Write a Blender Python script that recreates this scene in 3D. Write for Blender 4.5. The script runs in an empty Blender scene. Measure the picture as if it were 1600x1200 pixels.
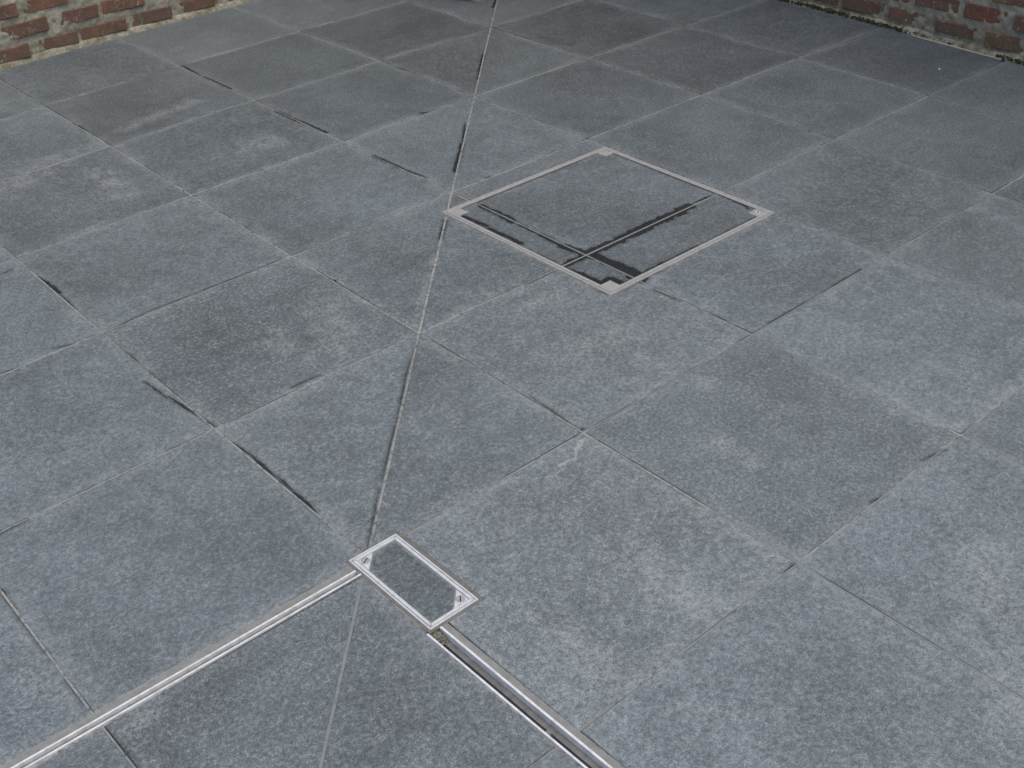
import bpy, bmesh, math, random
import numpy as np
from mathutils import Vector, Matrix

# ------------------------------------------------------------------ camera, sky, sun, exposure
T = 0.6                                        # side of one paving slab in metres
COL = bpy.context.scene.collection
SC = bpy.context.scene
# pinhole camera found from the joint crossings (units of one slab; x along the "/" joints, y along the "\" joints)
PF = 1822.78; PR = np.array([2.04212270, -0.797815767, 0.379589764]); PT = np.array([-0.398563298, -0.220113442, 5.06110394])
# the same with the lens' slight barrel bend, used once to turn photograph positions into ground positions
DF = 1877.567; DK = -0.119478649; DR = np.array([2.03900137, -0.796581551, 0.381905073]); DT = np.array([-0.397780301, -0.21853772, 5.13445193])
def rotm(r):
    t = np.linalg.norm(r); k = r / t
    K = np.array([[0, -k[2], k[1]], [k[2], 0, -k[0]], [-k[1], k[0], 0]])
    return np.eye(3) + math.sin(t) * K + (1 - math.cos(t)) * K @ K
PRm, DRm = rotm(PR), rotm(DR)
PC = -PRm.T @ PT
cam = bpy.data.cameras.new('camera'); cam_o = bpy.data.objects.new('camera', cam); COL.objects.link(cam_o)
cam.sensor_width = 36; cam.lens = PF / 1600 * 36; cam.clip_start = 0.05; cam.clip_end = 500
M = Matrix.Identity(4)
for r in range(3):
    M[r][0] = PRm[0][r]; M[r][1] = -PRm[1][r]; M[r][2] = -PRm[2][r]; M[r][3] = PC[r] * T
cam_o.matrix_world = M
SC.camera = cam_o

SUN_EL, SUN_AZ = math.radians(72), math.radians(165)     # azimuth clockwise from +y: veiled sun high on the right
w = bpy.data.worlds.new('World'); SC.world = w; w.use_nodes = True
wn = w.node_tree.nodes; bg = wn['Background']
sky = wn.new('ShaderNodeTexSky'); sky.sky_type = 'NISHITA'; sky.sun_disc = False
sky.sun_elevation = SUN_EL; sky.sun_rotation = SUN_AZ; sky.air_density = 1.0; sky.dust_density = 4.0; sky.ozone_density = 1.0
w.node_tree.links.new(sky.outputs[0], bg.inputs[0]); bg.inputs[1].default_value = 0.15
sun = bpy.data.lights.new('sun', 'SUN'); sun.energy = 1.0; sun.angle = math.radians(60); sun.color = (1.0, 0.98, 0.95)
sun_o = bpy.data.objects.new('sun', sun); COL.objects.link(sun_o)
d = Vector((math.sin(SUN_AZ) * math.cos(SUN_EL), math.cos(SUN_AZ) * math.cos(SUN_EL), math.sin(SUN_EL)))
sun_o.rotation_euler = d.to_track_quat('Z', 'Y').to_euler(); sun_o.location = d * 20
SC.view_settings.view_transform = 'Standard'; SC.view_settings.look = 'None'
SC.view_settings.gamma = 1.0; SC.view_settings.exposure = 0.0; SC.view_settings.use_curve_mapping = False
SC.render.resolution_x, SC.render.resolution_y = 1024, 768

# ------------------------------------------------------------------ position helpers
rng = random.Random(7)
def W(u, v):
    """grid position (in slabs) -> ground position in metres, as measured in the photograph"""
    X = np.array([u, v, 0.0]); c = DRm @ X + DT
    if c[2] < 0.8: return (u * T, v * T)
    x, y = c[0] / c[2], c[1] / c[2]; r2 = x * x + y * y; k = 1 + DK * min(r2, 0.5)
    dd = PRm.T @ np.array([DF * x * k / PF, DF * y * k / PF, 1.0])
    if dd[2] > -0.05: return (u * T, v * T)
    q = PC - dd * PC[2] / dd[2]
    f = min(1, max(0, (0.9 - math.sqrt(r2)) / 0.3)); f = f * f * (3 - 2 * f)
    return ((u + (q[0] - u) * f) * T, (v + (q[1] - v) * f) * T)
def G(px, py):
    """photograph pixel -> point on the ground in metres"""
    dd = PRm.T @ np.array([(px - 800) / PF, (py - 600) / PF, 1.0])
    q = PC - dd * PC[2] / dd[2]
    return (q[0] * T, q[1] * T)
def px_size(px, py):
    a, b, c = G(px, py), G(px + 1, py), G(px, py + 1)
    return math.sqrt(abs((b[0]-a[0])*(c[1]-a[1]) - (b[1]-a[1])*(c[0]-a[0])))

def link(name, me, mat=None, parent=None):
    o = bpy.data.objects.new(name, me); COL.objects.link(o)
    if mat is not None and not me.materials: me.materials.append(mat)
    if parent is not None: o.parent = parent
    return o
def tag(o, label=None, cat=None, group=None, kind=None):
    for k, v in (('label', label), ('category', cat), ('group', group), ('kind', kind)):
        if v: o[k] = v
    return o
def empty(name, loc=(0, 0, 0)):
    o = bpy.data.objects.new(name, None); COL.objects.link(o); o.location = loc; o.empty_display_size = 0.1
    return o
def mesh(name, V, F, smooth=False):
    me = bpy.data.meshes.new(name); me.from_pydata(V, [], F); me.update()
    if smooth: me.polygons.foreach_set('use_smooth', [True] * len(me.polygons))
    return me

# ------------------------------------------------------------------ node helpers
class NT:
    def __init__(s, name):
        s.m = bpy.data.materials.new(name); s.m.use_nodes = True; s.t = s.m.node_tree; s.n = s.t.nodes
        s.b = s.n['Principled BSDF']
    def l(s, a, b): s.t.links.new(a, b)
    def inp(s, node, i, v):
        if v is None: return
        if isinstance(v, bpy.types.NodeSocket): s.l(v, node.inputs[i])
        else: node.inputs[i].default_value = v
    def math(s, op, a, b=None, c=None, clamp=False):
        n = s.n.new('ShaderNodeMath'); n.operation = op; n.use_clamp = clamp
        s.inp(n, 0, a); s.inp(n, 1, b); s.inp(n, 2, c); return n.outputs[0]
    def vec(s, op, a, b=None, out=0):
        n = s.n.new('ShaderNodeVectorMath'); n.operation = op; s.inp(n, 0, a)
        if op == 'SCALE': s.inp(n, 3, b)
        else: s.inp(n, 1, b)
        return n.outputs[out]
    def noise(s, vec, scale, detail=3, rough=0.55, color=False, dist=0.0):
        n = s.n.new('ShaderNodeTexNoise'); s.l(vec, n.inputs['Vector']); n.inputs['Scale'].default_value = scale
        n.inputs['Detail'].default_value = detail; n.inputs['Roughness'].default_value = rough; n.inputs['Distortion'].default_value = dist
        return n.outputs[1 if color else 0]
    def rng(s, v, a, b, c=0.0, d=1.0, smooth=False):
        n = s.n.new('ShaderNodeMapRange'); n.clamp = True
        if smooth: n.interpolation_type = 'SMOOTHSTEP'
        s.inp(n, 0, v); n.inputs[1].default_value = a; n.inputs[2].default_value = b; n.inputs[3].default_value = c; n.inputs[4].default_value = d
        return n.outputs[0]
    def mix(s, f, a, b, mode='MIX'):
        n = s.n.new('ShaderNodeMix'); n.data_type = 'RGBA'; n.blend_type = mode
        s.inp(n, 0, f); s.inp(n, 6, a); s.inp(n, 7, b); return n.outputs[2]
    def attr(s, name, typ='OBJECT'):
        n = s.n.new('ShaderNodeAttribute'); n.attribute_type = typ; n.attribute_name = name; return n.outputs['Fac']
    def pos(s): return s.n.new('ShaderNodeNewGeometry').outputs['Position']
    def objco(s): return s.n.new('ShaderNodeTexCoord').outputs['Object']
    def gen(s): return s.n.new('ShaderNodeTexCoord').outputs['Generated']
    def bump(s, h, strength, dist):
        n = s.n.new('ShaderNodeBump'); n.inputs['Strength'].default_value = strength; n.inputs['Distance'].default_value = dist
        s.l(h, n.inputs['Height']); s.l(n.outputs[0], s.b.inputs['Normal'])
def c4(r, g, b): return (r, g, b, 1)

# ------------------------------------------------------------------ damp marks, lime marks (photograph pixels, half width in pixels)
DAMP = [ # on the inspection cover
 ((752,321),(788,338),4.5),((788,338),(802,346),5.5),((806,349),(842,366),2),((845,367),(872,380),4),((880,384),(917,397),6),
 ((917,396),(968,376),8),((968,374),(1010,355),8.5),((1010,354),(1062,331),8),((1062,328),(1078,322),7),((1082,318),(1112,305),1.6),
 ((920,397),(962,413),8),((962,413),(992,428),9),((985,432),(1000,437),7),((880,415),(915,399),5),((893,408),(917,398),6),
 ((1004,434),(1038,413),7),((1030,415),(1062,402),4),((1062,401),(1128,370),3),((1150,357),(1176,343),2.5),
 ((724,338),(760,353),3),((764,357),(815,380),3),((878,418),(905,428),4.5),((905,428),(940,443),5.5),((940,441),(953,434),4),((955,434),(972,441),4),((970,446),(985,441),5),
 ((750,311),(800,290),3),((800,289),(860,265),2),((862,264),(928,239),2.6),((966,241),(1000,253),3),((1000,253),(1120,300),2.5),((1128,304),(1168,322),3),
 ((1166,324),(1172,327),3),((726,322),(742,316),2.5),
 # around it
 ((928,448),(950,460),4),((958,459),(1000,440),2),((1020,452),(1085,479),2.2),((1090,482),(1132,500),1.2),((820,445),(876,419),1.3),((975,437),(1010,444),2),
 ((758,278),(770,275),2.4),
 # diagonal joint
 ((756,85),(749,112),2.6),((748,112),(746,125),1.5),((727,192),(722,225),2.5),((722,225),(711,268),4.5),((696,345),(688,372),4),((775,0),(770,12),2),
 ((648,545),(640,575),1.8),((640,560),(620,655),1.6),((620,655),(596,750),1.5),((592,765),(574,856),1.4),
 # long "\\" joints
 ((284,102),(318,121),2),((318,120),(360,139),2.6),((432,174),(470,191),3.4),((470,190),(510,207),3.2),((585,244),(625,262),3.6),((625,262),(668,278),2.4),
 ((132,201),(131,205),1.5),((122,196),(134,204),1.5),((225,595),(262,622),2.4),((262,619),(310,650),3.6),((310,650),(338,668),2.4),
 ((362,690),(410,724),2.4),((392,712),(432,745),4),((432,743),(462,770),3),((458,768),(494,800),6),((60,432),(75,443),2.4),((72,441),(92,457),5),((95,460),(118,482),2),((196,550),(214,565),2),
 ((0,918),(10,934),4),((8,934),(22,952),2),((100,1062),(130,1100),1.4),((165,1138),(200,1180),2),((195,1170),(215,1200),2),((20,955),(80,1030),1.2),
 ((828,618),(900,668),1.6),((985,720),(1100,790),1.6),((525,440),(522,437),2),((618,105),(636,111),1.6),((905,672),(914,670),3),
 # "/" joints
 ((455,605),(480,594),2.4),((480,594),(500,586),1.4),((210,124),(272,106),1.2),((0,584),(40,570),1.4),((85,544),(115,537),1.4),((140,527),(150,524),1.6),
 ((0,429),(20,420),1.4),((160,521),(230,487),1.4),((230,487),(300,460),1.4),((300,460),(400,421),1.4),((0,285),(30,276),1.2),((400,421),(440,404),1.2),
 ((0,834),(40,813),1.8),((100,784),(150,757),1.1),((165,752),(250,712),1.2),((260,706),(320,678),1.4),((655,177),(670,175),2.4),
 ((1480,702),(1440,718),1.4),((1360,785),(1380,775),2.6),((1225,895),(1240,882),1.5),((1300,447),(1345,421),1.2),((1200,505),(1290,455),1.2),
 ((920,215),(912,219),1.2),
 # smudges and hairline cracks
 
 ((1263,205),(1267,206),1.5),((1565,96),(1568,95),2.6),
]
LIME = [((909,688),(906,696),3.2),((906,696),(900,702),3),((900,702),(899,716),1.3),((899,717),(884,722),2.4),((882,724),(875,727),3),((874,736),(868,743),1.4),((850,746),(866,744),.8)]
HAZE = [((945,702),(1000,735),9),((1040,760),(1150,825),16),((1140,835),(1190,850),16),((1180,860),(1250,882),14),((560,455),(645,512),8),((470,410),(560,455),4),((505,470),(540,540),40),((420,520),(470,560),30),
 ((648,505),(680,400),7),((1245,92),(1340,62),5),((180,230),(330,175),6),((310,298),(440,252),4),((1330,960),(1480,1050),18),((1390,640),(1500,676),10),((1540,880),(1600,1100),90),
 ((900,560),(960,520),45),((820,480),(870,455),22),((880,1000),(960,1060),50),((990,870),(1100,960),60),((700,900),(730,890),8),((360,1000),(520,930),14),((40,1060),(120,1090),40),
 ((200,1150),(240,1120),30),((740,1010),(800,1040),22),((150,270),(200,300),30),((390,230),(420,220),30),((300,160),(200,200),16),((760,460),(780,455),10),((1230,870),(1120,950),6),
 ((460,600),(650,522),5),((340,670),(460,606),4),((915,680),(1170,525),5),((640,835),(905,690),6),((30,400),(160,350),8),((90,250),(0,300),40),((1000,560),(1100,600),26),((1120,690),(1180,720),30),((1440,700),(1600,600),10)]
def segs_m(L):
    out = []
    for a, b, h in L:
        s = 0.5 * (px_size(*a) + px_size(*b)); A, B = G(*a), G(*b)
        if abs(A[0]-B[0]) + abs(A[1]-B[1]) < 1e-4: B = (B[0] + 1e-3, B[1])
        out.append((A, B, h * s))
    return out
DAMP_M, LIME_M, HAZE_M = [(a, b, h * (0.88 if k < 32 else 0.55)) for k, (a, b, h) in enumerate(segs_m(DAMP))], segs_m(LIME), segs_m(HAZE)
for a, b, h in (((.846, .815), (.846, .20), .0042), ((.846, .20), (.846, -.314), .0052), ((.846, -.314), (1.0, -.314), .005), ((1.0, -.314), (1.45, -.314), .0062), ((1.45, -.314), (1.96, -.314), .004), ((1.959, -.31), (1.959, .815), .0042), ((.9, .815), (1.96, .815), .0048), ((.846, -.25), (.91, -.25), .006), ((.91, -.25), (.91, -.31), .006)):
    DAMP_M.append((W(*a), W(*b), h))

FAINT = [((505,1200),(566,908),14),((1190,530),(1400,640),14),((1255,888),(1600,1090),20),((1120,800),(1245,880),14),((1395,405),(1600,500),12),((1310,220),(1500,290),8),((925,217),(840,187),7),((80,163),(270,106),6),
 ((190,222),(300,185),6),((40,270),(165,228),7),((400,72),(290,101),5),((470,50),(600,15),5),((755,42),(640,8),5),((1080,38),(932,5),5),((0,180),(65,166),5),((1455,152),(1600,195),6),((1460,145),(1575,92),6),((1120,143),(1290,212),6),
 ((470,50),(400,70),5),((410,26),(380,12),5),((170,517),(440,404),8),((40,398),(270,312),7),((1180,518),(1370,405),8),((930,668),(1160,530),10),((1520,670),(1600,720),20),((705,298),(560,228),0.1)]
FAINT_M = segs_m(FAINT)
def seg_field(nt, P, segs, mod, taper=False, soft=False):
    best = None
    for A, B, h in segs:
        dx, dy = B[0] - A[0], B[1] - A[1]; L2 = dx * dx + dy * dy
        q = nt.vec('SUBTRACT', P, (A[0], A[1], 0))
        t = nt.math('MULTIPLY', nt.vec('DOT_PRODUCT', q, (dx, dy, 0), out=1), 1.0 / L2, clamp=True)
        s_ = nt.n.new('ShaderNodeVectorMath'); s_.operation = 'SCALE'; s_.inputs[0].default_value = (dx, dy, 0); nt.l(t, s_.inputs[3])
        dist = nt.vec('LENGTH', nt.vec('SUBTRACT', q, s_.outputs[0]), out=1)
        if soft: m = nt.math('DIVIDE', dist, -h)
        elif taper and h < .006:
            tp = nt.math('MULTIPLY_ADD', nt.math('MULTIPLY', nt.math('SUBTRACT', 1.0, t), t), 3.2 * h, h * .2)
            m = nt.math('SUBTRACT', nt.math('MULTIPLY', mod, tp), dist)
        else: m = nt.math('SUBTRACT', nt.math('MULTIPLY', mod, h), dist)
        best = m if best is None else nt.math('MAXIMUM', best, m)
    return best

# ------------------------------------------------------------------ materials
def stone_material(name, damp=(), lime=(), haze=()):
    nt = NT(name)
    P0 = nt.pos(); seed = nt.attr('seed'); tone = nt.attr('tone'); warm = nt.attr('warm'); fleck = nt.attr('fleck')
    cmb = nt.n.new('ShaderNodeCombineXYZ'); nt.l(seed, cmb.inputs[0]); nt.l(nt.math('MULTIPLY', seed, 1.7), cmb.inputs[1]); nt.l(nt.math('MULTIPLY', seed, 0.3), cmb.inputs[2])
    P = nt.vec('ADD', P0, cmb.outputs[0])
    blot = nt.noise(P, 2.9, 4, 0.6); mid = nt.noise(P, 21, 4, 0.7); fine = nt.noise(P, 112, 2, 0.75); gritc = nt.noise(P, 350, 2, 0.8, color=True)
    gs_ = nt.n.new('ShaderNodeSeparateXYZ'); nt.l(gritc, gs_.inputs[0]); grit, fl, dk = gs_.outputs[0], gs_.outputs[1], gs_.outputs[2]
    v = nt.math('MULTIPLY_ADD', nt.rng(blot, 0.3, 0.7), 0.38, 0.81)
    v = nt.math('MULTIPLY', v, nt.math('MULTIPLY_ADD', nt.rng(mid, 0.28, 0.72), 0.26, 0.87))
    v = nt.math('MULTIPLY', v, nt.math('MULTIPLY_ADD', nt.rng(fine, 0.3, 0.7), 0.58, 0.71))
    v = nt.math('MULTIPLY', v, nt.math('MULTIPLY_ADD', nt.rng(grit, 0.3, 0.7), 0.95, 0.525))
    v = nt.math('MULTIPLY', v, tone)
    col = nt.mix(warm, c4(0.138, 0.168, 0.177), c4(0.157, 0.173, 0.169))
    col = nt.mix(0.14, col, gritc, 'OVERLAY')
    vv = nt.n.new('ShaderNodeCombineXYZ')
    for i in range(3): nt.l(v, vv.inputs[i])
    col = nt.mix(1.0, col, vv.outputs[0], 'MULTIPLY')
    # pale mineral flecks, more of them in patches
    patch = nt.rng(mid, 0.36, 0.62, 0.3, 1.0)
    flm = nt.math('MULTIPLY', nt.math('MULTIPLY', nt.rng(nt.math('ADD', fl, nt.math('MULTIPLY', fine, 0.6)), 0.86, 0.98), patch), nt.math('MULTIPLY_ADD', fleck, 0.75, 0.25))
    col = nt.mix(flm, col, c4(0.42, 0.43, 0.42))
    col = nt.mix(nt.math('MULTIPLY', nt.rng(dk, 0.60, 0.72), 0.6), col, c4(0.045, 0.05, 0.054))
    # grout dust rubbed along the edges of the slab
    g = nt.n.new('ShaderNodeSeparateXYZ'); nt.l(nt.gen(), g.inputs[0])
    ex = nt.math('MINIMUM', g.outputs[0], nt.math('SUBTRACT', 1.0, g.outputs[0])); ey = nt.math('MINIMUM', g.outputs[1], nt.math('SUBTRACT', 1.0, g.outputs[1]))
    e = nt.math('MINIMUM', ex, ey)
    n6 = nt.noise(P, 6, 3)
    em = nt.math('MULTIPLY', nt.rng(e, 0.0, 0.085, 1, 0, True), nt.rng(n6, 0.34, 0.66))
    em = nt.math('MULTIPLY', em, nt.math('MULTIPLY_ADD', nt.rng(fine, 0.35, 0.65), 0.7, 0.3))
    dust = nt.math('MULTIPLY', em, 0.5)
    if haze:
        hz = nt.rng(seg_field(nt, P0, haze, 1.0, soft=True), -1.0, 0.0, 0, 1, True)
        hz = nt.math('MULTIPLY', hz, nt.math('MULTIPLY', nt.rng(mid, 0.30, 0.62), nt.rng(nt.math('ADD', fine, grit), 0.75, 1.2)))
        dust = nt.math('MAXIMUM', dust, nt.math('MULTIPLY', hz, 0.80))
    col = nt.mix(dust, col, c4(0.33, 0.355, 0.355))
    edge_dark = nt.math('MULTIPLY', nt.rng(nt.math('MULTIPLY_ADD', fine, -0.006, e), -0.001, 0.0028, 1, 0, True), nt.rng(n6, 0.56, 0.46))  # broken dark hairline along the slab edges at the joints
    col = nt.mix(nt.math('MULTIPLY', edge_dark, 0.85), col, c4(0.025, 0.027, 0.026))
    rough = nt.math('MULTIPLY_ADD', mid, 0.25, 0.42)
    if damp or lime:
        wob = nt.vec('SCALE', nt.vec('SUBTRACT', nt.noise(P0, 48, 3, 0.55, color=True), (0.5, 0.5, 0.5)), 0.0055)
        PW = nt.vec('MULTIPLY', nt.vec('ADD', P0, wob), (1, 1, 0))
        mod = nt.math('MULTIPLY_ADD', nt.noise(P0, 38, 2), 1.7, 0.15)
    if lime:
        f = seg_field(nt, PW, lime, mod)
        lm = nt.math('MULTIPLY', nt.rng(f, -0.002, 0.002, 0, 1, True), nt.rng(fine, 0.3, 0.55))
        col = nt.mix(nt.math("MULTIPLY", lm, 0.68), col, c4(0.42, 0.44, 0.43))
    if damp:
        f = seg_field(nt, PW, damp, mod, taper=True)
        dm = nt.math('MAXIMUM', nt.math('MULTIPLY', nt.rng(f, -0.0030, 0.0022, 0, 1, True), 0.88), nt.math('MULTIPLY', nt.rng(f, -0.010, 0.000, 0, 1, True), 0.34))
        col = nt.mix(dm, col, c4(0.013, 0.0145, 0.0145))
    nt.l(col, nt.b.inputs['Base Color']); nt.l(rough, nt.b.inputs['Roughness']); nt.b.inputs['Specular IOR Level'].default_value = 0.5
    if damp: nt.l(nt.math('MULTIPLY_ADD', dm, -0.42, 0.5), nt.b.inputs['Specular IOR Level'])
    nt.bump(nt.math('MULTIPLY_ADD', grit, 0.6, fine), 0.6, 0.0012)
    return nt.m
_stone = {}
def stone_for(xs):
    x0, x1 = min(p[0] for p in xs) - .012, max(p[0] for p in xs) + .012; y0, y1 = min(p[1] for p in xs) - .012, max(p[1] for p in xs) + .012
    def hit(s): h = s[2]; return not (max(s[0][0], s[1][0]) < x0 - h or min(s[0][0], s[1][0]) > x1 + h or max(s[0][1], s[1][1]) < y0 - h or min(s[0][1], s[1][1]) > y1 + h)
    d_, l_ = tuple(s for s in DAMP_M if hit(s)), tuple(s for s in LIME_M if hit(s)); h_ = tuple(s for s in HAZE_M if hit(s))
    k = (d_, l_, h_)
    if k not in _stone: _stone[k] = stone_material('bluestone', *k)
    return _stone[k]

def grout_material():
    nt = NT('grout'); P = nt.pos()
    a = nt.noise(P, 4.5, 4, 0.6); b = nt.noise(P, 60, 4, 0.65); c = nt.noise(P, 1.7, 3)
    col = nt.mix(nt.rng(a, 0.35, 0.62), c4(0.37, 0.37, 0.345), c4(0.24, 0.25, 0.25))
    col = nt.mix(nt.rng(b, 0.50, 0.66), col, c4(0.10, 0.10, 0.09))
    col = nt.mix(nt.math('MULTIPLY', nt.rng(c, 0.52, 0.7), 0.4), col, c4(0.07, 0.07, 0.062))
    f = seg_field(nt, P, FAINT_M, 1.0, soft=True)
    col = nt.mix(nt.math('MULTIPLY', nt.rng(f, -1.0, -0.6, 0, 1), 0.75), col, c4(0.20, 0.215, 0.22))
    nt.l(col, nt.b.inputs['Base Color']); nt.b.inputs['Roughness'].default_value = 0.9; nt.bump(b, 0.5, 0.001)
    return nt.m
def steel_material(name, base, dirt, metallic, rough, amount):
    nt = NT(name); P = nt.pos()
    n = nt.noise(P, 55, 5, 0.65); f = nt.noise(P, 400, 2)
    col = nt.mix(nt.math('MULTIPLY', nt.rng(n, 0.42, 0.68), amount), base, dirt)
    col = nt.mix(0.25, col, nt.mix(f, c4(0.2, 0.2, 0.2), c4(0.8, 0.8, 0.8)), 'OVERLAY')
    nt.l(col, nt.b.inputs['Base Color']); nt.b.inputs['Metallic'].default_value = metallic
    nt.l(nt.math('MULTIPLY_ADD', n, 0.3, rough - 0.1), nt.b.inputs['Roughness']); nt.bump(f, 0.15, 0.0004)
    return nt.m
def plain_material(name, a, b, scale, rough, bump=0.0):
    nt = NT(name); P = nt.pos(); n = nt.noise(P, scale, 5, 0.65)
    nt.l(nt.mix(nt.rng(n, 0.32, 0.68), a, b), nt.b.inputs['Base Color']); nt.b.inputs['Roughness'].default_value = rough
    if bump: nt.bump(n, 0.6, bump)
    return nt.m
def brick_material():
    nt = NT('old_brick'); P = nt.pos(); tone = nt.attr('tone'); seed = nt.attr('seed'); soot = nt.attr('soot')
    off = nt.n.new('ShaderNodeCombineXYZ'); nt.l(seed, off.inputs[0]); nt.l(seed, off.inputs[2])
    Q = nt.vec('ADD', P, off.outputs[0])
    a = nt.noise(Q, 14, 5, 0.65); b = nt.noise(Q, 60, 5, 0.7); c = nt.noise(Q, 240, 3, 0.6)
    red = nt.mix(tone, c4(0.36, 0.100, 0.052), c4(0.185, 0.098, 0.082))
    red = nt.mix(nt.math('MULTIPLY', nt.math('FRACT', nt.math('MULTIPLY', seed, 3.7)), 0.6), red, c4(0.30, 0.185, 0.105))
    col = nt.mix(nt.rng(a, 0.42, 0.60), red, c4(0.17, 0.108, 0.066))
    col = nt.mix(nt.math('MULTIPLY', nt.rng(b, 0.5, 0.7), soot), col, c4(0.075, 0.055, 0.055))
    col = nt.mix(nt.math('MULTIPLY', nt.rng(c, 0.3, 0.7), 0.35), col, c4(0.24, 0.12, 0.09))
    lime = nt.math('MULTIPLY', nt.rng(nt.noise(Q, 33, 4, 0.7, dist=1.5), 0.57, 0.68), nt.rng(c, 0.35, 0.6))
    col = nt.mix(lime, col, c4(0.47, 0.45, 0.40))
    z = nt.n.new('ShaderNodeSeparateXYZ'); nt.l(P, z.inputs[0])
    alg = nt.math('MULTIPLY', nt.rng(z.outputs[2], 0.02, 0.13, 1, 0), nt.rng(b, 0.38, 0.62))
    col = nt.mix(nt.math('MULTIPLY', alg, 0.75), col, c4(0.13, 0.125, 0.072))
    nt.l(col, nt.b.inputs['Base Color']); nt.b.inputs['Roughness'].default_value = 0.9
    nt.bump(nt.math('ADD', b, nt.math('MULTIPLY', c, 0.5)), 0.7, 0.004)
    return nt.m
def mortar_material():
    nt = NT('lime_mortar'); P = nt.pos()
    a = nt.noise(P, 9, 5, 0.6); b = nt.noise(P, 75, 4, 0.65)
    col = nt.mix(nt.rng(a, 0.35, 0.66), c4(0.50, 0.475, 0.375), c4(0.33, 0.31, 0.225))
    col = nt.mix(nt.math('MULTIPLY', nt.rng(b, 0.5, 0.72), 0.6), col, c4(0.15, 0.14, 0.10))
    z = nt.n.new('ShaderNodeSeparateXYZ'); nt.l(P, z.inputs[0])
    alg = nt.math('MULTIPLY', nt.rng(z.outputs[2], 0.015, 0.16, 1, 0), nt.rng(nt.noise(P, 22, 5, 0.7), 0.40, 0.62))
    col = nt.mix(nt.math('MULTIPLY', alg, 0.8), col, c4(0.135, 0.125, 0.062))
    nt.l(col, nt.b.inputs['Base Color']); nt.b.inputs['Roughness'].default_value = 0.95; nt.bump(b, 0.6, 0.003)
    return nt.m

M_GROUT = grout_material()
M_STEEL = steel_material('brushed_steel', c4(0.66, 0.69, 0.69), c4(0.46, 0.47, 0.45), 0.10, 0.5, 0.6)
M_RAIL = steel_material('dull_rail', c4(0.78, 0.80, 0.79), c4(0.50, 0.50, 0.48), 0.0, 0.5, 0.8)
M_DUSTY = steel_material('dusty_steel', c4(0.37, 0.37, 0.35), c4(0.27, 0.27, 0.255), 0.0, 0.75, 0.8)
M_WEB = steel_material('channel_steel', c4(0.25, 0.25, 0.24), c4(0.13, 0.13, 0.12), 0.4, 0.45, 0.7)
M_SCREW = steel_material('worn_screw', c4(0.46, 0.45, 0.43), c4(0.32, 0.31, 0.29), 0.3, 0.5, 0.6)
M_DARK = plain_material('dark_gap', c4(0.012, 0.012, 0.012), c4(0.022, 0.021, 0.019), 60, 0.9)
M_SEAL = plain_material('sand_grout', c4(0.30, 0.30, 0.275), c4(0.20, 0.205, 0.195), 45, 0.92, 0.001)
M_SEALDK = plain_material('brown_sealant', c4(0.21, 0.195, 0.165), c4(0.135, 0.128, 0.11), 70, 0.9, 0.001)
M_BRICK = brick_material()
M_MORTAR = mortar_material()
M_MOSS = plain_material('moss', c4(0.030, 0.040, 0.012), c4(0.085, 0.085, 0.030), 140, 0.95, 0.002)
M_EARTH = plain_material('earth', c4(0.10, 0.095, 0.085), c4(0.17, 0.165, 0.15), 3, 0.95, 0.01)
M_DIRT = plain_material('drain_dirt', c4(0.26, 0.25, 0.21), c4(0.14, 0.14, 0.10), 120, 0.95, 0.002)
M_PALE = plain_material('pale_sealant', c4(0.58, 0.54, 0.45), c4(0.42, 0.39, 0.32), 60, 0.85, 0.001)
M_LEAF = plain_material('dry_leaf', c4(0.36, 0.25, 0.09), c4(0.22, 0.15, 0.06), 200, 0.8)
M_WHITE = plain_material('pale_scrap', c4(0.72, 0.72, 0.70), c4(0.6, 0.6, 0.58), 200, 0.8)

# ------------------------------------------------------------------ ground and pavement bed
gs = 40
ground = link('ground', mesh('ground', [(-gs, -gs, -0.12), (gs, -gs, -0.12), (gs, gs, -0.12), (-gs, gs, -0.12)], [(0, 1, 2, 3)]), M_EARTH)
tag(ground, 'bare earth spreading out below the paved court', kind='structure')
S1A, S1B = -1.0330, -1.0500      # gap of the slot along x
S2A, S2B = -1.0300, -1.0715      # gap of the slot along y
def grid_rect(V, F, u0, u1, v0, v1, z, step=0.5):
    nu, nv = max(1, int((u1 - u0) / step)), max(1, int((v1 - v0) / step)); b = len(V)
    for j in range(nv + 1):
        for i in range(nu + 1):
            x, y = W(u0 + (u1 - u0) * i / nu, v0 + (v1 - v0) * j / nv); V.append((x, y, z))
    for j in range(nv):
        for i in range(nu):
            a = b + j * (nu + 1) + i; F.append((a, a + 1, a + nu + 2, a + nu + 1))
V, F = [], []
LO, HI = -6.0, 5.0
grid_rect(V, F, LO, HI, S1A, HI, -0.0014); grid_rect(V, F, LO, S2B, LO, S1B, -0.0014)
grid_rect(V, F, S2A, HI, LO, S1A, -0.0014); grid_rect(V, F, S2B, S2A, -1.40, S1A, -0.0014)
pavement = link('pavement', mesh('pavement', V, F), M_GROUT)
tag(pavement, 'grey bluestone paving of square slabs with pale grout joints', kind='structure')

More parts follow.
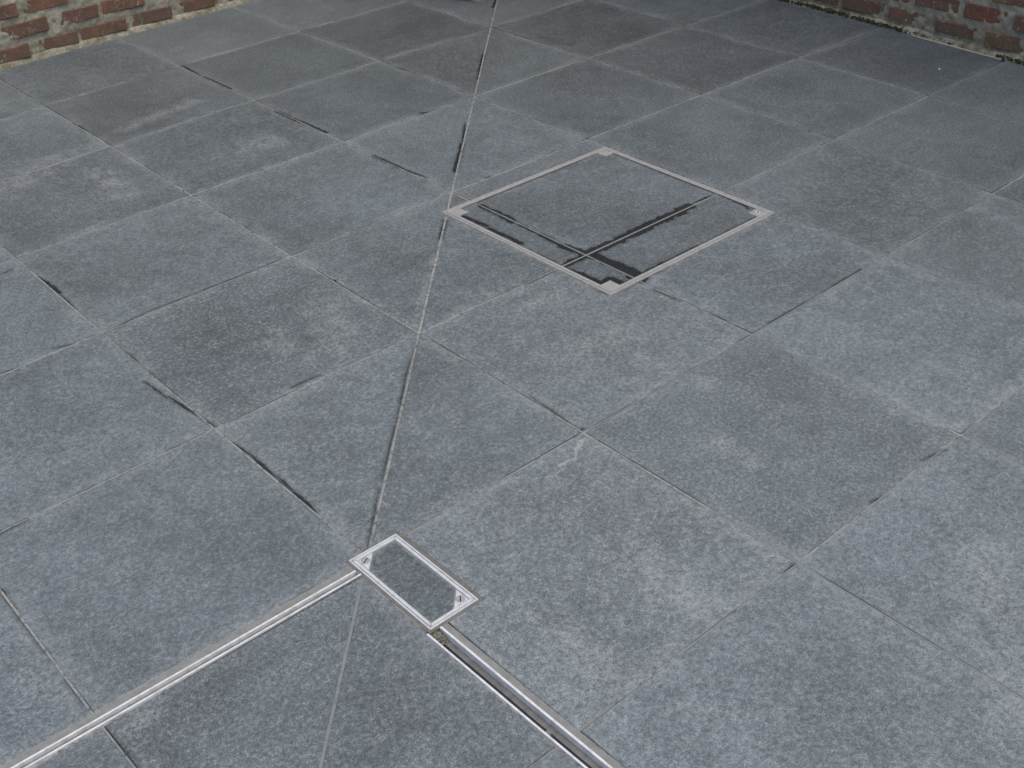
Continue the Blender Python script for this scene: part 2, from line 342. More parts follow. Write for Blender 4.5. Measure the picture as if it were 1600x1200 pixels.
# ------------------------------------------------------------------ stone slabs
def inset(poly, gs_):
    n = len(poly); L = []
    for i in range(n):
        (x0, y0), (x1, y1) = poly[i], poly[(i + 1) % n]; dx, dy = x1 - x0, y1 - y0; l = math.hypot(dx, dy)
        nx, ny = -dy / l, dx / l; L.append((nx, ny, nx * x0 + ny * y0 + gs_[i]))
    out = []
    for i in range(n):
        a, b = L[i - 1], L[i]; det = a[0] * b[1] - a[1] * b[0]
        out.append(((a[2] * b[1] - a[1] * b[2]) / det, (a[0] * b[2] - a[2] * b[0]) / det))
    return out
def slab_object(name, poly, parent, gaps, z=0.0, depth=0.03, tone=None, warm=None, fleck=None, cham=0.0016, mat=None):
    p1 = inset(poly, gaps); p0 = inset(p1, [cham / T] * len(p1)); n = len(p1)
    a = [W(*p) for p in p0]; b = [W(*p) for p in p1]
    cx, cy = sum(p[0] for p in b) / n, sum(p[1] for p in b) / n
    tx, ty = rng.uniform(-.0009, .0009), rng.uniform(-.0009, .0009)
    zz = lambda p: z + (p[0] - cx) * tx + (p[1] - cy) * ty
    V = [(p[0] - cx, p[1] - cy, zz(p)) for p in a] + [(p[0] - cx, p[1] - cy, zz(p) - cham * .8) for p in b] + [(p[0] - cx, p[1] - cy, -depth) for p in b]
    F = [tuple(range(n))]
    for r in range(2):
        for i in range(n): j = (i + 1) % n; F.append((r * n + i, (r + 1) * n + i, (r + 1) * n + j, r * n + j))
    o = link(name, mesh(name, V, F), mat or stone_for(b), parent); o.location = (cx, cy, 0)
    o['seed'] = rng.uniform(0, 40); o['tone'] = tone if tone else rng.uniform(0.88, 1.08)
    o['warm'] = .5 * warm if warm is not None else rng.uniform(0.0, 0.35); o['fleck'] = fleck if fleck is not None else rng.uniform(0.15, 0.6)
    return o
h0, hb, ht, hr = 0.808, -0.352, 0.853, 1.997              # inspection cover opening
bx0, bx1, bb, bt = -1.068, -0.847, -1.416, -0.966         # drain box opening
sA, sB, tA, tB = -0.996, -1.064, -0.998, -1.083           # slab edges along the two slots
SPEC = {
 (0, 0): [[(0, 0), (h0, 0), (h0, h0)], [(ht, ht), (1, ht), (1, 1)], [(0, 0), (h0, h0), (h0, ht), (ht, ht), (1, 1), (0, 1)]],
 (1, 0): [[(1, ht), (2, ht), (2, 1), (1, 1)]],
 (0, -1): [[(0, -1), (1, -1), (1, hb), (h0, hb), (h0, 0), (0, 0)]],
 (1, -1): [[(1, -1), (2, -1), (2, hb), (1, hb)]],
 (-2, -1): [[(-2, sA), (bx0, sA), (bx0, bt), (-1, bt), (-1, 0), (-2, 0)]],
 (-1, -1): [[(bt, bt), (bx1, bt), (bx1, -1), (0, -1), (0, 0)], [(-1, bt), (bt, bt), (0, 0), (-1, 0)]],
 (-1, -2): [[(tA, -2), (0, -2), (0, -1), (bx1, -1), (bx1, bb), (tA, bb)]],
 (-2, -2): [[(-2, -2), (tB, -2), (tB, bb), (-1.071, bb), (-1.071, -1.071)], [(-2, -2), (-1.071, -1.071), (-1.071, sB), (-2, sB)]],
}
# tone, warmth, flecks of single slabs as the photograph shows them
LOOK = {(-1, 0): (0.93, 0.25, 0.75), (-1, -2): (1.10, 0.6, 1.0), (0, -1): (1.02, 0.45, 0.75), (0, -2): (0.98, 0.3, 0.5), (1, -2): (1.08, 0.1, 0.5), (-2, -1): (1.0, 0.15, 0.35),
 (-2, -2): (0.92, 0.45, 0.5), (-1, -1): (0.97, 0.4, 0.55), (0, 0): (0.94, 0.35, 0.4), (1, -1): (0.97, 0.1, 0.5), (2, 1): (0.84, 0.3, 0.25), (2, 2): (0.85, 0.2, 0.3), (3, 1): (0.82, 0.35, 0.2),
 (1, 1): (0.98, 0.1, 0.3), (1, 2): (0.88, 0.15, 0.15), (0, 2): (0.92, 0.1, 0.15), (0, 3): (0.9, 0.2, 0.15), (-1, 1): (0.98, 0.3, 0.2), (0, 1): (0.97, 0.15, 0.2), (2, 0): (0.93, 0.15, 0.4),
 (4, 0): (0.86, 0.3, 0.2), (4, 1): (0.84, 0.15, 0.2), (3, 0): (0.92, 0.15, 0.25), (2, -1): (0.95, 0.2, 0.35), (1, 3): (0.86, 0.1, 0.1), (2, 3): (0.84, 0.2, 0.1), (3, 2): (0.80, 0.35, 0.15),
 (-1, -3): (1.06, 0.2, 0.5), (0, -3): (1.1, 0.1, 0.4), (-3, -1): (1.06, 0.05, 0.35), (-2, 0): (1.06, 0.1, 0.3), (-2, 1): (1.03, 0.1, 0.2)}
for i in range(-6, 5):
    for j in range(-6, 5):
        if (i, j) in SPEC: polys = SPEC[(i, j)]
        else:
            u0, u1, v0, v1 = i, i + 1, j, j + 1
            if j == -1 and i <= -3: v0 = sA
            if j == -2 and i <= -3: v1 = sB
            if i == -1 and j <= -3: u0 = tA
            if i == -2 and j <= -3: u1 = tB
            if u1 == 5: u1 = 4.985
            if v1 == 5: v1 = 4.985
            if i == j: polys = [[(u0, v0), (u1, v0), (u1, v1)], [(u0, v0), (u1, v1), (u0, v1)]]
            else: polys = [[(u0, v0), (u1, v0), (u1, v1), (u0, v1)]]
        tn, wm, fk = LOOK.get((i, j), (rng.uniform(.88, 1.05), rng.uniform(0, .35), rng.uniform(.15, .45)))
        for poly in polys:
            gaps = []
            for k in range(len(poly)):
                (x0, y0), (x1, y1) = poly[k], poly[(k + 1) % len(poly)]
                if abs(x0 - y0) < 1e-6 and abs(x1 - y1) < 1e-6: gaps.append(0.0052)
                else:
                    c, other = (x0, 0) if abs(x0 - x1) < 1e-6 else (y0, 1)
                    gaps.append(0.0037 + rng.uniform(-.0012, .0010) if abs(c - round(c)) < 1e-6 else 0.0008)
            slab_object('paving_slab', poly, pavement, gaps, z=rng.uniform(-.0004, .0004), tone=1 + (tn - .97) * 1.7 + rng.uniform(-.03, .03), warm=wm, fleck=fk)

# ------------------------------------------------------------------ generic pieces in grid coordinates
def prism(name, poly, z0, z1, mat, parent, cham=0.0006):
    p0 = inset(poly, [cham / T] * len(poly)); n = len(poly)
    a = [W(*p) for p in p0]; b = [W(*p) for p in poly]; cx, cy = sum(p[0] for p in b) / n, sum(p[1] for p in b) / n
    V = [(x - cx, y - cy, z1) for x, y in a] + [(x - cx, y - cy, z1 - cham) for x, y in b] + [(x - cx, y - cy, z0) for x, y in b]
    F = [tuple(range(n)), tuple(reversed(range(2 * n, 3 * n)))]
    for r in range(2):
        for i in range(n): j = (i + 1) % n; F.append((r * n + i, (r + 1) * n + i, (r + 1) * n + j, r * n + j))
    o = link(name, mesh(name, V, F), mat, parent)
    pl = parent.location if parent is not None and parent.type == 'EMPTY' else (Vector((0, 0, 0)) if parent is None else parent.location + (parent.parent.location if parent.parent else Vector()))
    o.location = (cx - pl[0], cy - pl[1], 0 - pl[2]); return o
def rails(name, u0, u1, v0, v1, wd, z0, z1, mat, parent, mitre_gap=0.0):
    A = [(u0, v0), (u1, v0), (u1, v1), (u0, v1)]; B = [(u0 + wd, v0 + wd), (u1 - wd, v0 + wd), (u1 - wd, v1 - wd), (u0 + wd, v1 - wd)]
    for k in range(4):
        l = (k + 1) % 4; poly = [A[k], A[l], B[l], B[k]]
        prism(name, inset(poly, [0, mitre_gap, 0, mitre_gap]), z0, z1, mat, parent, 0.0005)
def disc(name, c, r, z0, z1, mat, parent, slot=None, seg=20):
    """round screw head with a sawn slot"""
    x0, y0 = W(*c); bm = bmesh.new()
    ring = lambda rr, z: [bm.verts.new((rr * math.cos(2 * math.pi * k / seg), rr * math.sin(2 * math.pi * k / seg), z)) for k in range(seg)]
    a, b, c_ = ring(r, z0), ring(r, z1 - .0004), ring(r * .9, z1)
    for p, q in ((a, b), (b, c_)):
        for k in range(seg): bm.faces.new((p[k], p[(k + 1) % seg], q[(k + 1) % seg], q[k]))
    bm.faces.new(c_)
    me = bpy.data.meshes.new(name); bm.to_mesh(me); bm.free()
    o = link(name, me, mat, parent)
    pl = parent.location + (parent.parent.location if parent.parent else Vector()); o.location = (x0 - pl[0], y0 - pl[1], -pl[2])
    if slot is not None:
        ca, sa = math.cos(slot), math.sin(slot); L, wd = r * .88, r * .11
        q = [(L * ca - wd * sa, L * sa + wd * ca), (-L * ca - wd * sa, -L * sa + wd * ca), (-L * ca + wd * sa, -L * sa - wd * ca), (L * ca + wd * sa, L * sa - wd * ca)]
        V = [(x, y, z1 + .0002) for x, y in q] + [(x, y, z1 - .0008) for x, y in q]
        F = [(0, 1, 2, 3)] + [(k, k + 4, (k + 1) % 4 + 4, (k + 1) % 4) for k in range(4)]
        me2 = mesh('screw_slot', V, F)
        return o, me2
    return o

# ------------------------------------------------------------------ inspection cover filled with stone
x, y = W(1.4, 0.25)
cover = empty('inspection_cover', (x, y, 0))
tag(cover, 'square stone filled inspection cover in a dull steel frame with black damp edges', 'manhole cover')
rails('frame_rail', 0.811, 1.994, -0.349, 0.850, 0.013, -0.03, 0.0010, M_DUSTY, cover)
rails('cover_rim', 0.8262, 1.9788, -0.3338, 0.8348, 0.018, -0.03, 0.0014, M_DUSTY, cover)
prism('cover_tray', [(0.815, -0.345), (1.990, -0.345), (1.990, 0.846), (0.815, 0.846)], -0.03, -0.0022, M_SEAL, cover)
i0, i1, j0, j1, pw, jw = 0.8450, 1.9600, -0.3150, 0.8160, 0.064, 0.0042
cu, cv = 1.002, 0.0
for poly in (
  [(i0, cv + jw), (cu - jw, cv + jw), (cu - jw, j1), (i0 + pw, j1), (i0 + pw, j1 - pw), (i0, j1 - pw)],
  [(cu + jw, cv + jw), (i1, cv + jw), (i1, j1 - pw), (i1 - pw, j1 - pw), (i1 - pw, j1), (cu + jw, j1)],
  [(i0 + pw, j0), (cu - jw, j0), (cu - jw, cv - jw), (i0, cv - jw), (i0, j0 + pw), (i0 + pw, j0 + pw)],
  [(cu + jw, j0), (i1 - pw, j0), (i1 - pw, j0 + pw), (i1, j0 + pw), (i1, cv - jw), (cu + jw, cv - jw)]):
    o = slab_object('cover_slab', poly, cover, [0.0006] * len(poly), z=-0.0002, tone=0.9, warm=0.2, fleck=0.25)
    o.location = o.location - cover.location
for a, b in (((cu, j0), (cu, j1)), ((i0, cv), (i1, cv))):
    k = jw * 0.8
    poly = [(cu - k, j0), (cu + k, j0), (cu + k, j1), (cu - k, j1)] if a[0] == b[0] else [(i0, cv - k), (i1, cv - k), (i1, cv + k), (i0, cv + k)]
    prism('joint_strip', poly, -0.02, 0.0002 if a[0] == b[0] else -0.0004, M_SEAL, cover, 0.0004)
for cx_, cy_, bolt in ((0, 1, 1), (1, 1, 0), (0, 0, 0), (1, 0, 2)):
    ua, va = (i0 - .0005 if cx_ == 0 else i1 - pw + .002), (j0 - .0005 if cy_ == 0 else j1 - pw + .002)
    pl = prism('corner_plate', [(ua, va), (ua + pw - .0015, va), (ua + pw - .0015, va + pw - .0015), (ua, va + pw - .0015)], -0.02, 0.0004, M_DUSTY, cover)
    c = (ua + pw / 2 - (.004 if cx_ == 0 else -.004), va + pw / 2 + (.004 if cy_ else -.004))
    if bolt == 1: disc('bolt_plug', c, 0.010, -0.004, 0.0011, M_SCREW, pl)
    elif bolt == 2:
        o = disc('bolt_head', c, 0.0075, -0.004, 0.0013, M_STEEL, pl)
        disc('bolt_hole', c, 0.0036, -0.004, 0.0018, M_DARK, pl)
    elif cy_ == 0: disc('bolt_plug', c, 0.011, -0.004, 0.0009, M_DUSTY, pl)

# ------------------------------------------------------------------ drain box
x, y = W(-0.96, -1.19)
box = empty('drain_box', (x, y, 0))
tag(box, 'bright steel rectangular drain access box with stone infill and two corner screws', 'drain cover')
rails('sealant_strip', bx0, bx1, bb, bt, 0.016, -0.02, -0.0006, M_SEALDK, box)
rails('outer_frame', -1.0580, -0.8615, -1.4060, -0.9725, 0.0066, -0.03, 0.0016, M_STEEL, box, 0.0004)
rails('inner_frame', -1.0490, -0.8705, -1.3970, -0.9815, 0.0112, -0.03, 0.0016, M_STEEL, box, 0.0009)
q0, q1, r0, r1 = -1.0372, -0.8823, -1.3852, -0.9933
prism('box_tray', [(-1.056, -1.404), (-0.8635, -1.404), (-0.8635, -0.9745), (-1.056, -0.9745)], -0.03, -0.0028, M_DARK, box)
tl = 0.062
o = slab_object('infill_slab', [(q0, r0), (q1 - tl - .004, r0), (q1, r0 + tl + .004), (q1, r1), (q0 + tl + .004, r1), (q0, r1 - tl - .004)], box, [0.0022] * 6, z=-0.0008, tone=0.78, warm=0.3, fleck=0.4)
o.location = o.location - box.location
g = 0.0020
for poly, sc, ang in (([(q0 + g, r1 - g), (q0 + g, r1 - tl), (q0 + tl, r1 - g)], (q0 + .0205, r1 - .0195), math.radians(28)), ([(q1 - g, r0 + g), (q1 - g, r0 + tl), (q1 - tl, r0 + g)], (q1 - .0205, r0 + .0195), math.radians(52))):
    pl = prism('corner_plate', poly, -0.02, 0.0008, M_STEEL, box)
    sc_o, me2 = disc('screw', sc, 0.0098, -0.004, 0.0014, M_SCREW, pl, slot=ang)
    # the slot is cut as a darker sliver on the head itself
    s2 = link('screw_slot', me2, M_DARK, pl); s2.location = sc_o.location

# ------------------------------------------------------------------ slot drains
def strip(name, along, a0, a1, c0, c1, z0, z1, mat, parent, cham=0.0006):
    n = 10
    for_u = [(a0 + (a1 - a0) * k / n) for k in range(n + 1)]
    lo = [(t, c0) for t in for_u]; hi = [(t, c1) for t in for_u]
    if along == 'v': lo = [(c, t) for t, c in lo]; hi = [(c, t) for t, c in hi]
    A, B = [W(*p) for p in lo], [W(*p) for p in hi]; V = []
    pl = parent.location
    for P, Q in zip(A, B):
        for (X, Y), z in ((P, z0), (P, z1), (Q, z1), (Q, z0)): V.append((X - pl[0], Y - pl[1], z))
    F = []
    for k in range(n):
        b = 4 * k
        for e in range(4): f = (e + 1) % 4; F.append((b + e, b + f, b + 4 + f, b + 4 + e))
    F += [(0, 1, 2, 3), (4 * n + 3, 4 * n + 2, 4 * n + 1, 4 * n)]
    me = mesh(name, V, F); bm = bmesh.new(); bm.from_mesh(me); bmesh.ops.recalc_face_normals(bm, faces=bm.faces); bm.to_mesh(me); bm.free()
    return link(name, me, mat, parent)
x, y = W(-2.2, -1.04); s1 = empty('slot_drain', (x, y, 0))
tag(s1, 'steel slot drain running from the drain box to the lower left', 'drain', 'slot drains meeting at the drain box')
x, y = W(-1.05, -2.2); s2 = empty('slot_drain', (x, y, 0))
tag(s2, 'steel slot drain running from the drain box to the bottom right', 'drain', 'slot drains meeting at the drain box')
far = -5.8
strip('grout_band', 'u', far, -1.069, -1.0262, -0.9975, -0.03, -0.0005, M_SEAL, s1)
strip('rail', 'u', far, -1.070, -1.0330, -1.0262, -0.05, 0.0016, M_RAIL, s1)
strip('channel_wall', 'u', far, -1.070, -1.0452, -1.0332, -0.05, -0.0060, M_WEB, s1)
strip('rail', 'u', far, -1.066, -1.0575, -1.0512, -0.05, 0.0016, M_RAIL, s1)
strip('sealant_strip', 'u', far, -1.074, -1.0640, -1.0580, -0.03, -0.0022, M_SEALDK, s1)
strip('channel_floor', 'u', far, -1.068, -1.0575, -1.0262, -0.07, -0.052, M_DARK, s1)
strip('grout_band', 'v', far, -1.417, -1.0222, -0.9995, -0.03, -0.0005, M_SEAL, s2)
strip('rail', 'v', far, -1.419, -1.0300, -1.0222, -0.05, 0.0016, M_RAIL, s2)
strip('channel_wall', 'v', far, -1.419, -1.0495, -1.0302, -0.05, -0.0130, M_WEB, s2)
strip('rail', 'v', far, -1.415, -1.0790, -1.0718, -0.05, 0.0016, M_RAIL, s2)
strip('sealant_strip', 'v', far, -1.410, -1.0830, -1.0795, -0.03, -0.0022, M_SEALDK, s2)
strip('channel_floor', 'v', far, -1.417, -1.0790, -1.0222, -0.07, -0.052, M_DARK, s2)
for t in (-1.60, -1.625, -2.13, -2.9, -3.7): strip('spacer', 'u', t - .018, t, -1.0512, -1.0454, -0.03, -0.006, M_WEB, s1)
for t in (-1.93, -2.6, -3.4): strip('spacer', 'v', t - .018, t, -1.0718, -1.0497, -0.03, -0.007, M_WEB, s2)
def clods(name, pts, mat, parent):
    bm = bmesh.new()
    for (X, Y, Z, r) in pts:
        ret = bmesh.ops.create_icosphere(bm, subdivisions=1, radius=r)
        ax = Matrix.Rotation(rng.uniform(0, 6), 3, 'Z')
        for vtx in ret['verts']:
            k = rng.uniform(.7, 1.25); vtx.co = ax @ Vector((vtx.co.x * k * 1.3, vtx.co.y * k, vtx.co.z * k * .75)) + Vector((X, Y, Z))
    me = bpy.data.meshes.new(name); bm.to_mesh(me); bm.free()
    return link(name, me, mat, parent)
pts = []
for k in range(46):
    u, v = rng.uniform(-1.069, -1.035), -1.42 - abs(rng.gauss(0, .018)); x, y = W(u, v); pts.append((x - s2.location[0], y - s2.location[1], rng.uniform(-.012, -.003), rng.uniform(.0018, .0045)))
tag(clods('trapped_dirt', pts, M_DIRT, s2), kind='stuff')
pts = []
for k in range(30):
    u, v = -1.068 - abs(rng.gauss(0, .014)), rng.uniform(-1.050, -1.037); x, y = W(u, v); pts.append((x - s1.location[0], y - s1.location[1], rng.uniform(-.012, -.003), rng.uniform(.0015, .004)))
tag(clods('trapped_dirt', pts, M_DIRT, s1), kind='stuff')

# ------------------------------------------------------------------ brick walls
def brick_mesh(L, H, D):
    bm = bmesh.new(); bmesh.ops.create_cube(bm, size=1)
    bmesh.ops.scale(bm, vec=(L, D, H), verts=bm.verts)
    es = [e for e in bm.edges if abs(e.verts[0].co.x - e.verts[1].co.x) > L * .5]
    bmesh.ops.subdivide_edges(bm, edges=es, cuts=2)
    bmesh.ops.bevel(bm, geom=[e for e in bm.edges if e.calc_face_angle(0) > 1], offset=rng.uniform(.0025, .005), segments=1, profile=.5, affect='EDGES')
    for v in bm.verts: v.co += Vector((rng.uniform(-1, 1) * .0028, rng.uniform(-1, 1) * .0016, rng.uniform(-1, 1) * .0026))
    me = bpy.data.meshes.new('brick'); bm.to_mesh(me); bm.free(); me.materials.append(M_BRICK); return me
BL, BH, BD = 0.211, 0.056, 0.09
BRICKS = [brick_mesh(BL, BH, BD) for _ in range(14)]
def vnoise(x, z, s):
    def h(a, b): return math.modf(abs(math.sin(a * 127.1 + b * 311.7 + s * 74.7) * 43758.5453))[0]
    X, Z = math.floor(x), math.floor(z); fx, fz = x - X, z - Z; fx, fz = fx * fx * (3 - 2 * fx), fz * fz * (3 - 2 * fz)
    return (h(X, Z) * (1 - fx) + h(X + 1, Z) * fx) * (1 - fz) + (h(X, Z + 1) * (1 - fx) + h(X + 1, Z + 1) * fx) * fz
def wall_point(side, s):
    x, y = W(s / T, 5.0) if side == 'L' else W(5.0, s / T)
    return x, y
def build_wall(side, label, z_first, courses, s0, s1, i0_, i1_):
    """side L: wall along x at y = 5 slabs, faces -y;  side R: wall along y at x = 5 slabs, faces -x"""
    top = 3.0; pitch, cp = 0.2325, 0.0855
    bx, by = wall_point(side, (s0 + s1) / 2)
    root = empty('brick_wall', (bx, by, 0)); tag(root, label, 'wall', 'brick walls round the paved court')
    # mortar: uneven sheet in front of a solid core
    V, F = [], []
    st = 0.0065; zt = 0.46; ns, nz = int((i1_ - i0_) / st), int(zt / st)
    sd = 3 if side == 'L' else 8
    for a in range(ns + 1):
        s = i0_ + (i1_ - i0_) * a / ns; X, Y = wall_point(side, s)
        for b in range(nz + 1):
            z = -0.03 + (zt + .03) * b / nz
            dpt = 0.0040 + (vnoise(s * 60, z * 60, sd) - .5) * .0075 + (vnoise(s * 140, z * 140, sd + 1) - .5) * .0035 + (vnoise(s * 14, z * 20, sd + 2) - .5) * .0045
            V.append((X - bx, Y + dpt - by, z) if side == 'L' else (X + dpt - bx, Y - by, z))
    for a in range(ns):
        for b in range(nz): k = a * (nz + 1) + b; F.append((k, k + nz + 1, k + nz + 2, k + 1) if side == 'L' else (k, k + 1, k + nz + 2, k + nz + 1))
    link('mortar', mesh('mortar', V, F, True), M_MORTAR, root)
    def core(sa, sb, za, zb, off, nm='mortar_core'):
        V, F = [], []; n = 8
        for k in range(n + 1):
            X, Y = wall_point(side, sa + (sb - sa) * k / n)
            for dz in (za, zb):
                for dp in (off, 0.24): V.append((X - bx, Y + dp - by, dz) if side == 'L' else (X + dp - bx, Y - by, dz))
        for k in range(n):
            b = 4 * k; F += [(b, b + 4, b + 6, b + 2), (b + 1, b + 3, b + 7, b + 5), (b + 2, b + 6, b + 7, b + 3)]
        F += [(0, 2, 3, 1), (4 * n, 4 * n + 1, 4 * n + 3, 4 * n + 2)]
        me = mesh(nm, V, F); bm = bmesh.new(); bm.from_mesh(me); bmesh.ops.recalc_face_normals(bm, faces=bm.faces); bm.to_mesh(me); bm.free()
        link(nm, me, M_MORTAR, root)
    core(s0, s1, -0.1, top, 0.014)
    def put(s, z, single, bm=None, ln=BL):
        X, Y = wall_point(side, s); ins = BD / 2 + rng.uniform(-.0035, .0015)
        loc = Vector((X - bx, Y + ins - by, z) if side == 'L' else (X + ins - bx, Y - by, z))
        R_ = Matrix.Rotation((0 if side == 'L' else -math.pi / 2) + rng.uniform(-.012, .012) + (math.pi if rng.random() < .5 else 0), 4, 'Z') @ Matrix.Rotation(rng.uniform(-.012, .012), 4, 'Y')
        S_ = Matrix.Diagonal((ln / BL, 1, rng.uniform(.93, 1.08), 1)); me = rng.choice(BRICKS)
        if single:
            o = link('brick', me, None, root); o.matrix_local = Matrix.Translation(loc) @ R_ @ S_
            o['tone'] = rng.choice([.05, .2, .35, .6, .8, 1.0]) if z > .1 else rng.choice([.5, .8, 1.0, .9]); o['seed'] = rng.uniform(0, 30); o['soot'] = rng.uniform(.1, .9)
        else:
            bm.append(Matrix.Translation(loc) @ R_ @ S_)
    far_b = []
    for c in range(72):
        z = z_first + c * cp + rng.uniform(-.002, .002)
        if z > top - .03: break
        s = s0 + (courses[c % 2] - s0) % pitch
        while s < s1:
            put(s, z, c < 5 and i0_ < s < i1_, far_b, BL + rng.uniform(-.012, .008)); s += pitch
    V, F = [], []
    box8 = [(-BL / 2, -BD / 2, -BH / 2), (BL / 2, -BD / 2, -BH / 2), (BL / 2, BD / 2, -BH / 2), (-BL / 2, BD / 2, -BH / 2), (-BL / 2, -BD / 2, BH / 2), (BL / 2, -BD / 2, BH / 2), (BL / 2, BD / 2, BH / 2), (-BL / 2, BD / 2, BH / 2)]
    for m in far_b:
        b = len(V); V += [tuple(m @ Vector(p)) for p in box8]
        F += [tuple(b + k for k in f) for f in ((0, 3, 2, 1), (4, 5, 6, 7), (0, 1, 5, 4), (1, 2, 6, 5), (2, 3, 7, 6), (3, 0, 4, 7))]
    fb = link('brickwork', mesh('brickwork', V, F), M_BRICK, root); fb['kind'] = 'stuff'; fb['tone'] = .5; fb['seed'] = 3.0; fb['soot'] = .5
    # mortar fillet where the wall meets the slabs
    V, F = [], []; n = int((i1_ - i0_) / .012)
    for k in range(n + 1):
        s = i0_ + (i1_ - i0_) * k / n; X, Y = wall_point(side, s)
        jt = vnoise(s * 30, 1, sd + 5) * .5 + vnoise(s * 9, 2, sd + 6) * .5
        prof = ((-.0095 - .004 * jt, -.002), (-.0085 - .004 * jt, .0025), (-.006 + .002 * jt, .008 + .006 * jt), (.001, .017 + .010 * jt), (.012, .022 + .008 * jt))
        for dp, z in prof: V.append((X + (dp if side == 'R' else 0) - bx, Y + (dp if side == 'L' else 0) - by, z))
    for k in range(n):
        for e in range(4): a = k * 5 + e; F.append((a, a + 5, a + 6, a + 1) if side == 'L' else (a, a + 1, a + 6, a + 5))
    link('base_mortar', mesh('base_mortar', V, F, True), M_MORTAR, root)
    return root
wl = build_wall('L', 'old red brick wall meeting the paving at the upper left', 0.050, (0.3165, 0.2005), -4.0, 3.2, -0.5, 2.9)
wr = build_wall('R', 'old red brick wall with mossy base at the upper right', 0.064, (0.244, 0.126), -4.0, 2.99, -0.7, 2.9)

# moss in the joint under the right wall
def moss(lumps, label):
    bm = bmesh.new()
    for (s, dp, z, r) in lumps:
        X, Y = W(5.0, s / T)
        ret = bmesh.ops.create_icosphere(bm, subdivisions=1, radius=r)
        for v in ret['verts']:
            k = rng.uniform(.65, 1.3); v.co = Vector((v.co.x * k * .8, v.co.y * k * 1.4, v.co.z * k)) + Vector((X + dp, Y, z))
    me = bpy.data.meshes.new('moss'); bm.to_mesh(me); bm.free()
    o = link('moss', me, M_MOSS); tag(o, label, 'moss', kind='stuff'); return o
def lump_run(a, b, n, zc, r):
    return [(rng.uniform(a, b), rng.uniform(-.014, -.004), abs(rng.gauss(zc, .004)), rng.uniform(.5, 1.1) * r) for _ in range(n)]
L_ = lump_run(1.00, 1.25, 130, .008, .0045) + lump_run(0.77, 1.0, 170, .011, .005) + lump_run(0.50, 0.755, 150, .009, .0048) + lump_run(0.36, 0.52, 40, .007, .0035) + lump_run(0.20, 0.36, 18, .006, .003) + lump_run(-0.08, 0.05, 70, .009, .0045) + lump_run(1.25, 2.9, 300, .009, .005) + lump_run(-.6, -.08, 90, .008, .004)
moss(L_, 'dark green moss growing in the gap under the right brick wall')
V, F = [], []                                                   # pale line of sealant further right
n = 30
for k in range(n + 1):
    t = 0.02 + (0.44 - 0.02) * k / n; X, Y = W(5.0, t / T); wv = .0022 * math.sin(math.pi * k / n) + .0004
    for dp, z in ((-.0165 - wv, -.001), (-.0165 - wv, .0016), (-.0160 + wv * .3, .0022), (-.012, .0022)): V.append((X + dp, Y, z))
for k in range(n):
    for e in range(3): a = 4 * k + e; F.append((a, a + 1, a + 5, a + 4))
o = link('sealant_line', mesh('sealant_line', V, F, True), M_PALE); tag(o, 'thin pale sealant line between slabs and the right brick wall', 'sealant')

# ------------------------------------------------------------------ brick pier whose foot shows at the top edge
px0, px1, py0, py1 = 3.350, 4.10, 3.550, 4.30
x, y = W(px0, py0); dxp, dyp = 0.45, 0.45
pier = empty('brick_pier', (x, y, 0)); tag(pier, 'brick pier with pale mortar foot standing on the paving at the top edge', 'pier')
V = [(0.012, 0.012, 0), (dxp - .012, 0.012, 0), (dxp - .012, dyp - .012, 0), (0.012, dyp - .012, 0)]; V += [(a, b, 2.3) for a, b, _ in V]
link('mortar_core', mesh('mortar_core', V, [(0, 3, 2, 1), (4, 5, 6, 7), (0, 1, 5, 4), (1, 2, 6, 5), (2, 3, 7, 6), (3, 0, 4, 7)]), M_MORTAR, pier)
A = [(-.003, -.003), (dxp + .003, -.003), (dxp + .003, dyp + .003), (-.003, dyp + .003)]; B = [(.014, .014), (dxp - .014, .014), (dxp - .014, dyp - .014), (.014, dyp - .014)]
V = [(a, b, -.002) for a, b in A] + [(a, b, .003) for a, b in A] + [(a, b, .012) for a, b in B]
link('base_mortar', mesh('base_mortar', V, [(k + r * 4, (k + 1) % 4 + r * 4, (k + 1) % 4 + r * 4 + 4, k + r * 4 + 4) for r in range(2) for k in range(4)]), M_MORTAR, pier)
V, F = [], []
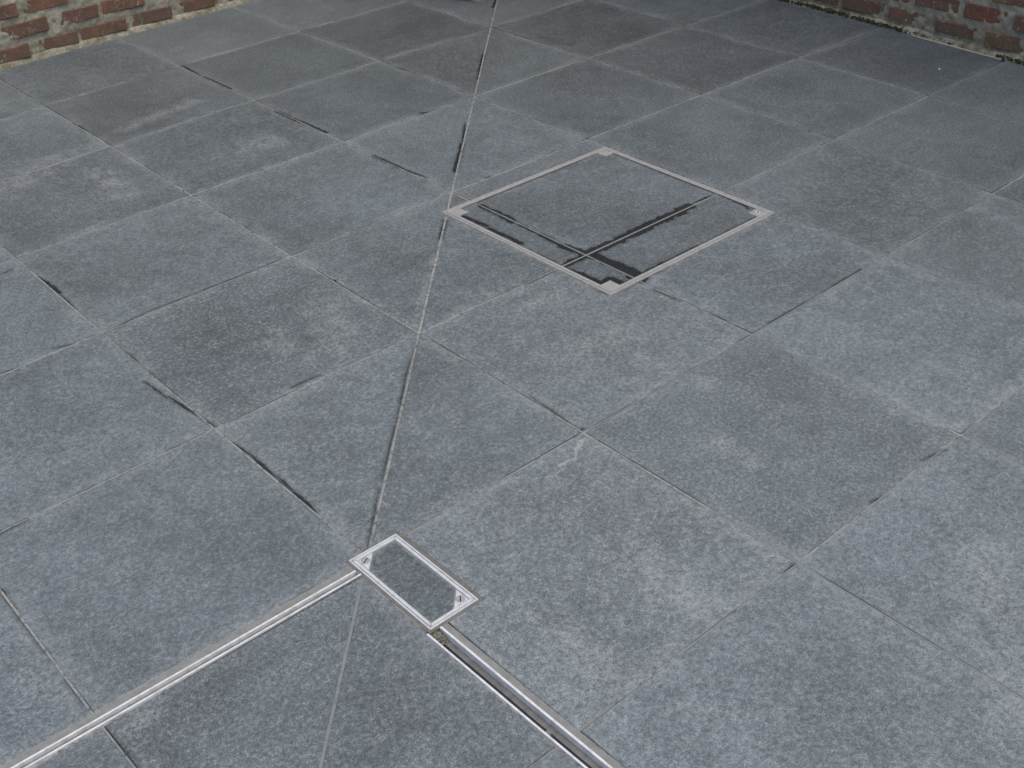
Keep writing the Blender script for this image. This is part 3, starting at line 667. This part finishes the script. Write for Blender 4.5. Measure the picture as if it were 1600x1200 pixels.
for c in range(30):
    z = .045 + c * .0855
    if z > 2.27: break
    for fx in range(2):
        for kk in range(2):
            for side in range(4):
                along = (.11 + kk * .23) if c % 2 == 0 else (.055 + kk * .23 + (.06 if kk else 0))
                loc, rz = [((along, BD / 2 - .001), 0), ((along, dyp - BD / 2 + .001), 0), ((BD / 2 - .001, along), 1), ((dxp - BD / 2 + .001, along), 1)][side]
                if fx: continue
                m = Matrix.Translation((loc[0], loc[1], z)) @ Matrix.Rotation(rz * math.pi / 2 + rng.uniform(-.01, .01), 4, 'Z') @ Matrix.Diagonal((min(1, .9), 1, 1, 1))
                if c < 2:
                    o = link('brick', rng.choice(BRICKS), None, pier); o.matrix_local = m; o['tone'] = rng.random(); o['seed'] = rng.uniform(0, 30); o['soot'] = rng.random()
                else:
                    b = len(V); box8 = [(sx * BL / 2, sy * BD / 2, sz * BH / 2) for sz in (-1, 1) for sx, sy in ((-1, -1), (1, -1), (1, 1), (-1, 1))]
                    V += [tuple(m @ Vector(p)) for p in box8]; F += [tuple(b + k for k in f) for f in ((0, 3, 2, 1), (4, 5, 6, 7), (0, 1, 5, 4), (1, 2, 6, 5), (2, 3, 7, 6), (3, 0, 4, 7))]
fb = link('brickwork', mesh('brickwork', V, F), M_BRICK, pier); fb['kind'] = 'stuff'; fb['tone'] = .5; fb['seed'] = 9.0; fb['soot'] = .5

# ------------------------------------------------------------------ tiny litter
def scrap(name, px, py, r, mat, label, cat):
    X, Y = G(px, py); n = 7; V = [(0, 0, .0035)]
    for k in range(n): a = 2 * math.pi * k / n; q = r * rng.uniform(.6, 1.2); V.append((q * math.cos(a) * 1.4, q * math.sin(a) * .8, rng.uniform(.0008, .004)))
    V += [(a, b, c - .0007) for a, b, c in V]
    F = [(0, 1 + k, 1 + (k + 1) % n) for k in range(n)] + [(n + 1, n + 2 + (k + 1) % n, n + 2 + k) for k in range(n)] + [(1 + k, n + 2 + k, n + 2 + (k + 1) % n, 1 + (k + 1) % n) for k in range(n)]
    o = link(name, mesh(name, V, F), mat); o.location = (X, Y, .0004); o.rotation_euler = (0, 0, rng.uniform(0, 3)); tag(o, label, cat)
scrap('leaf_fragment', 1452, 193, .006, M_LEAF, 'tiny tan leaf fragment on a slab near the right wall', 'leaf')
scrap('paper_scrap', 1468, 108.5, .0065, M_WHITE, 'tiny white scrap lying on the slab below the right wall', 'scrap')
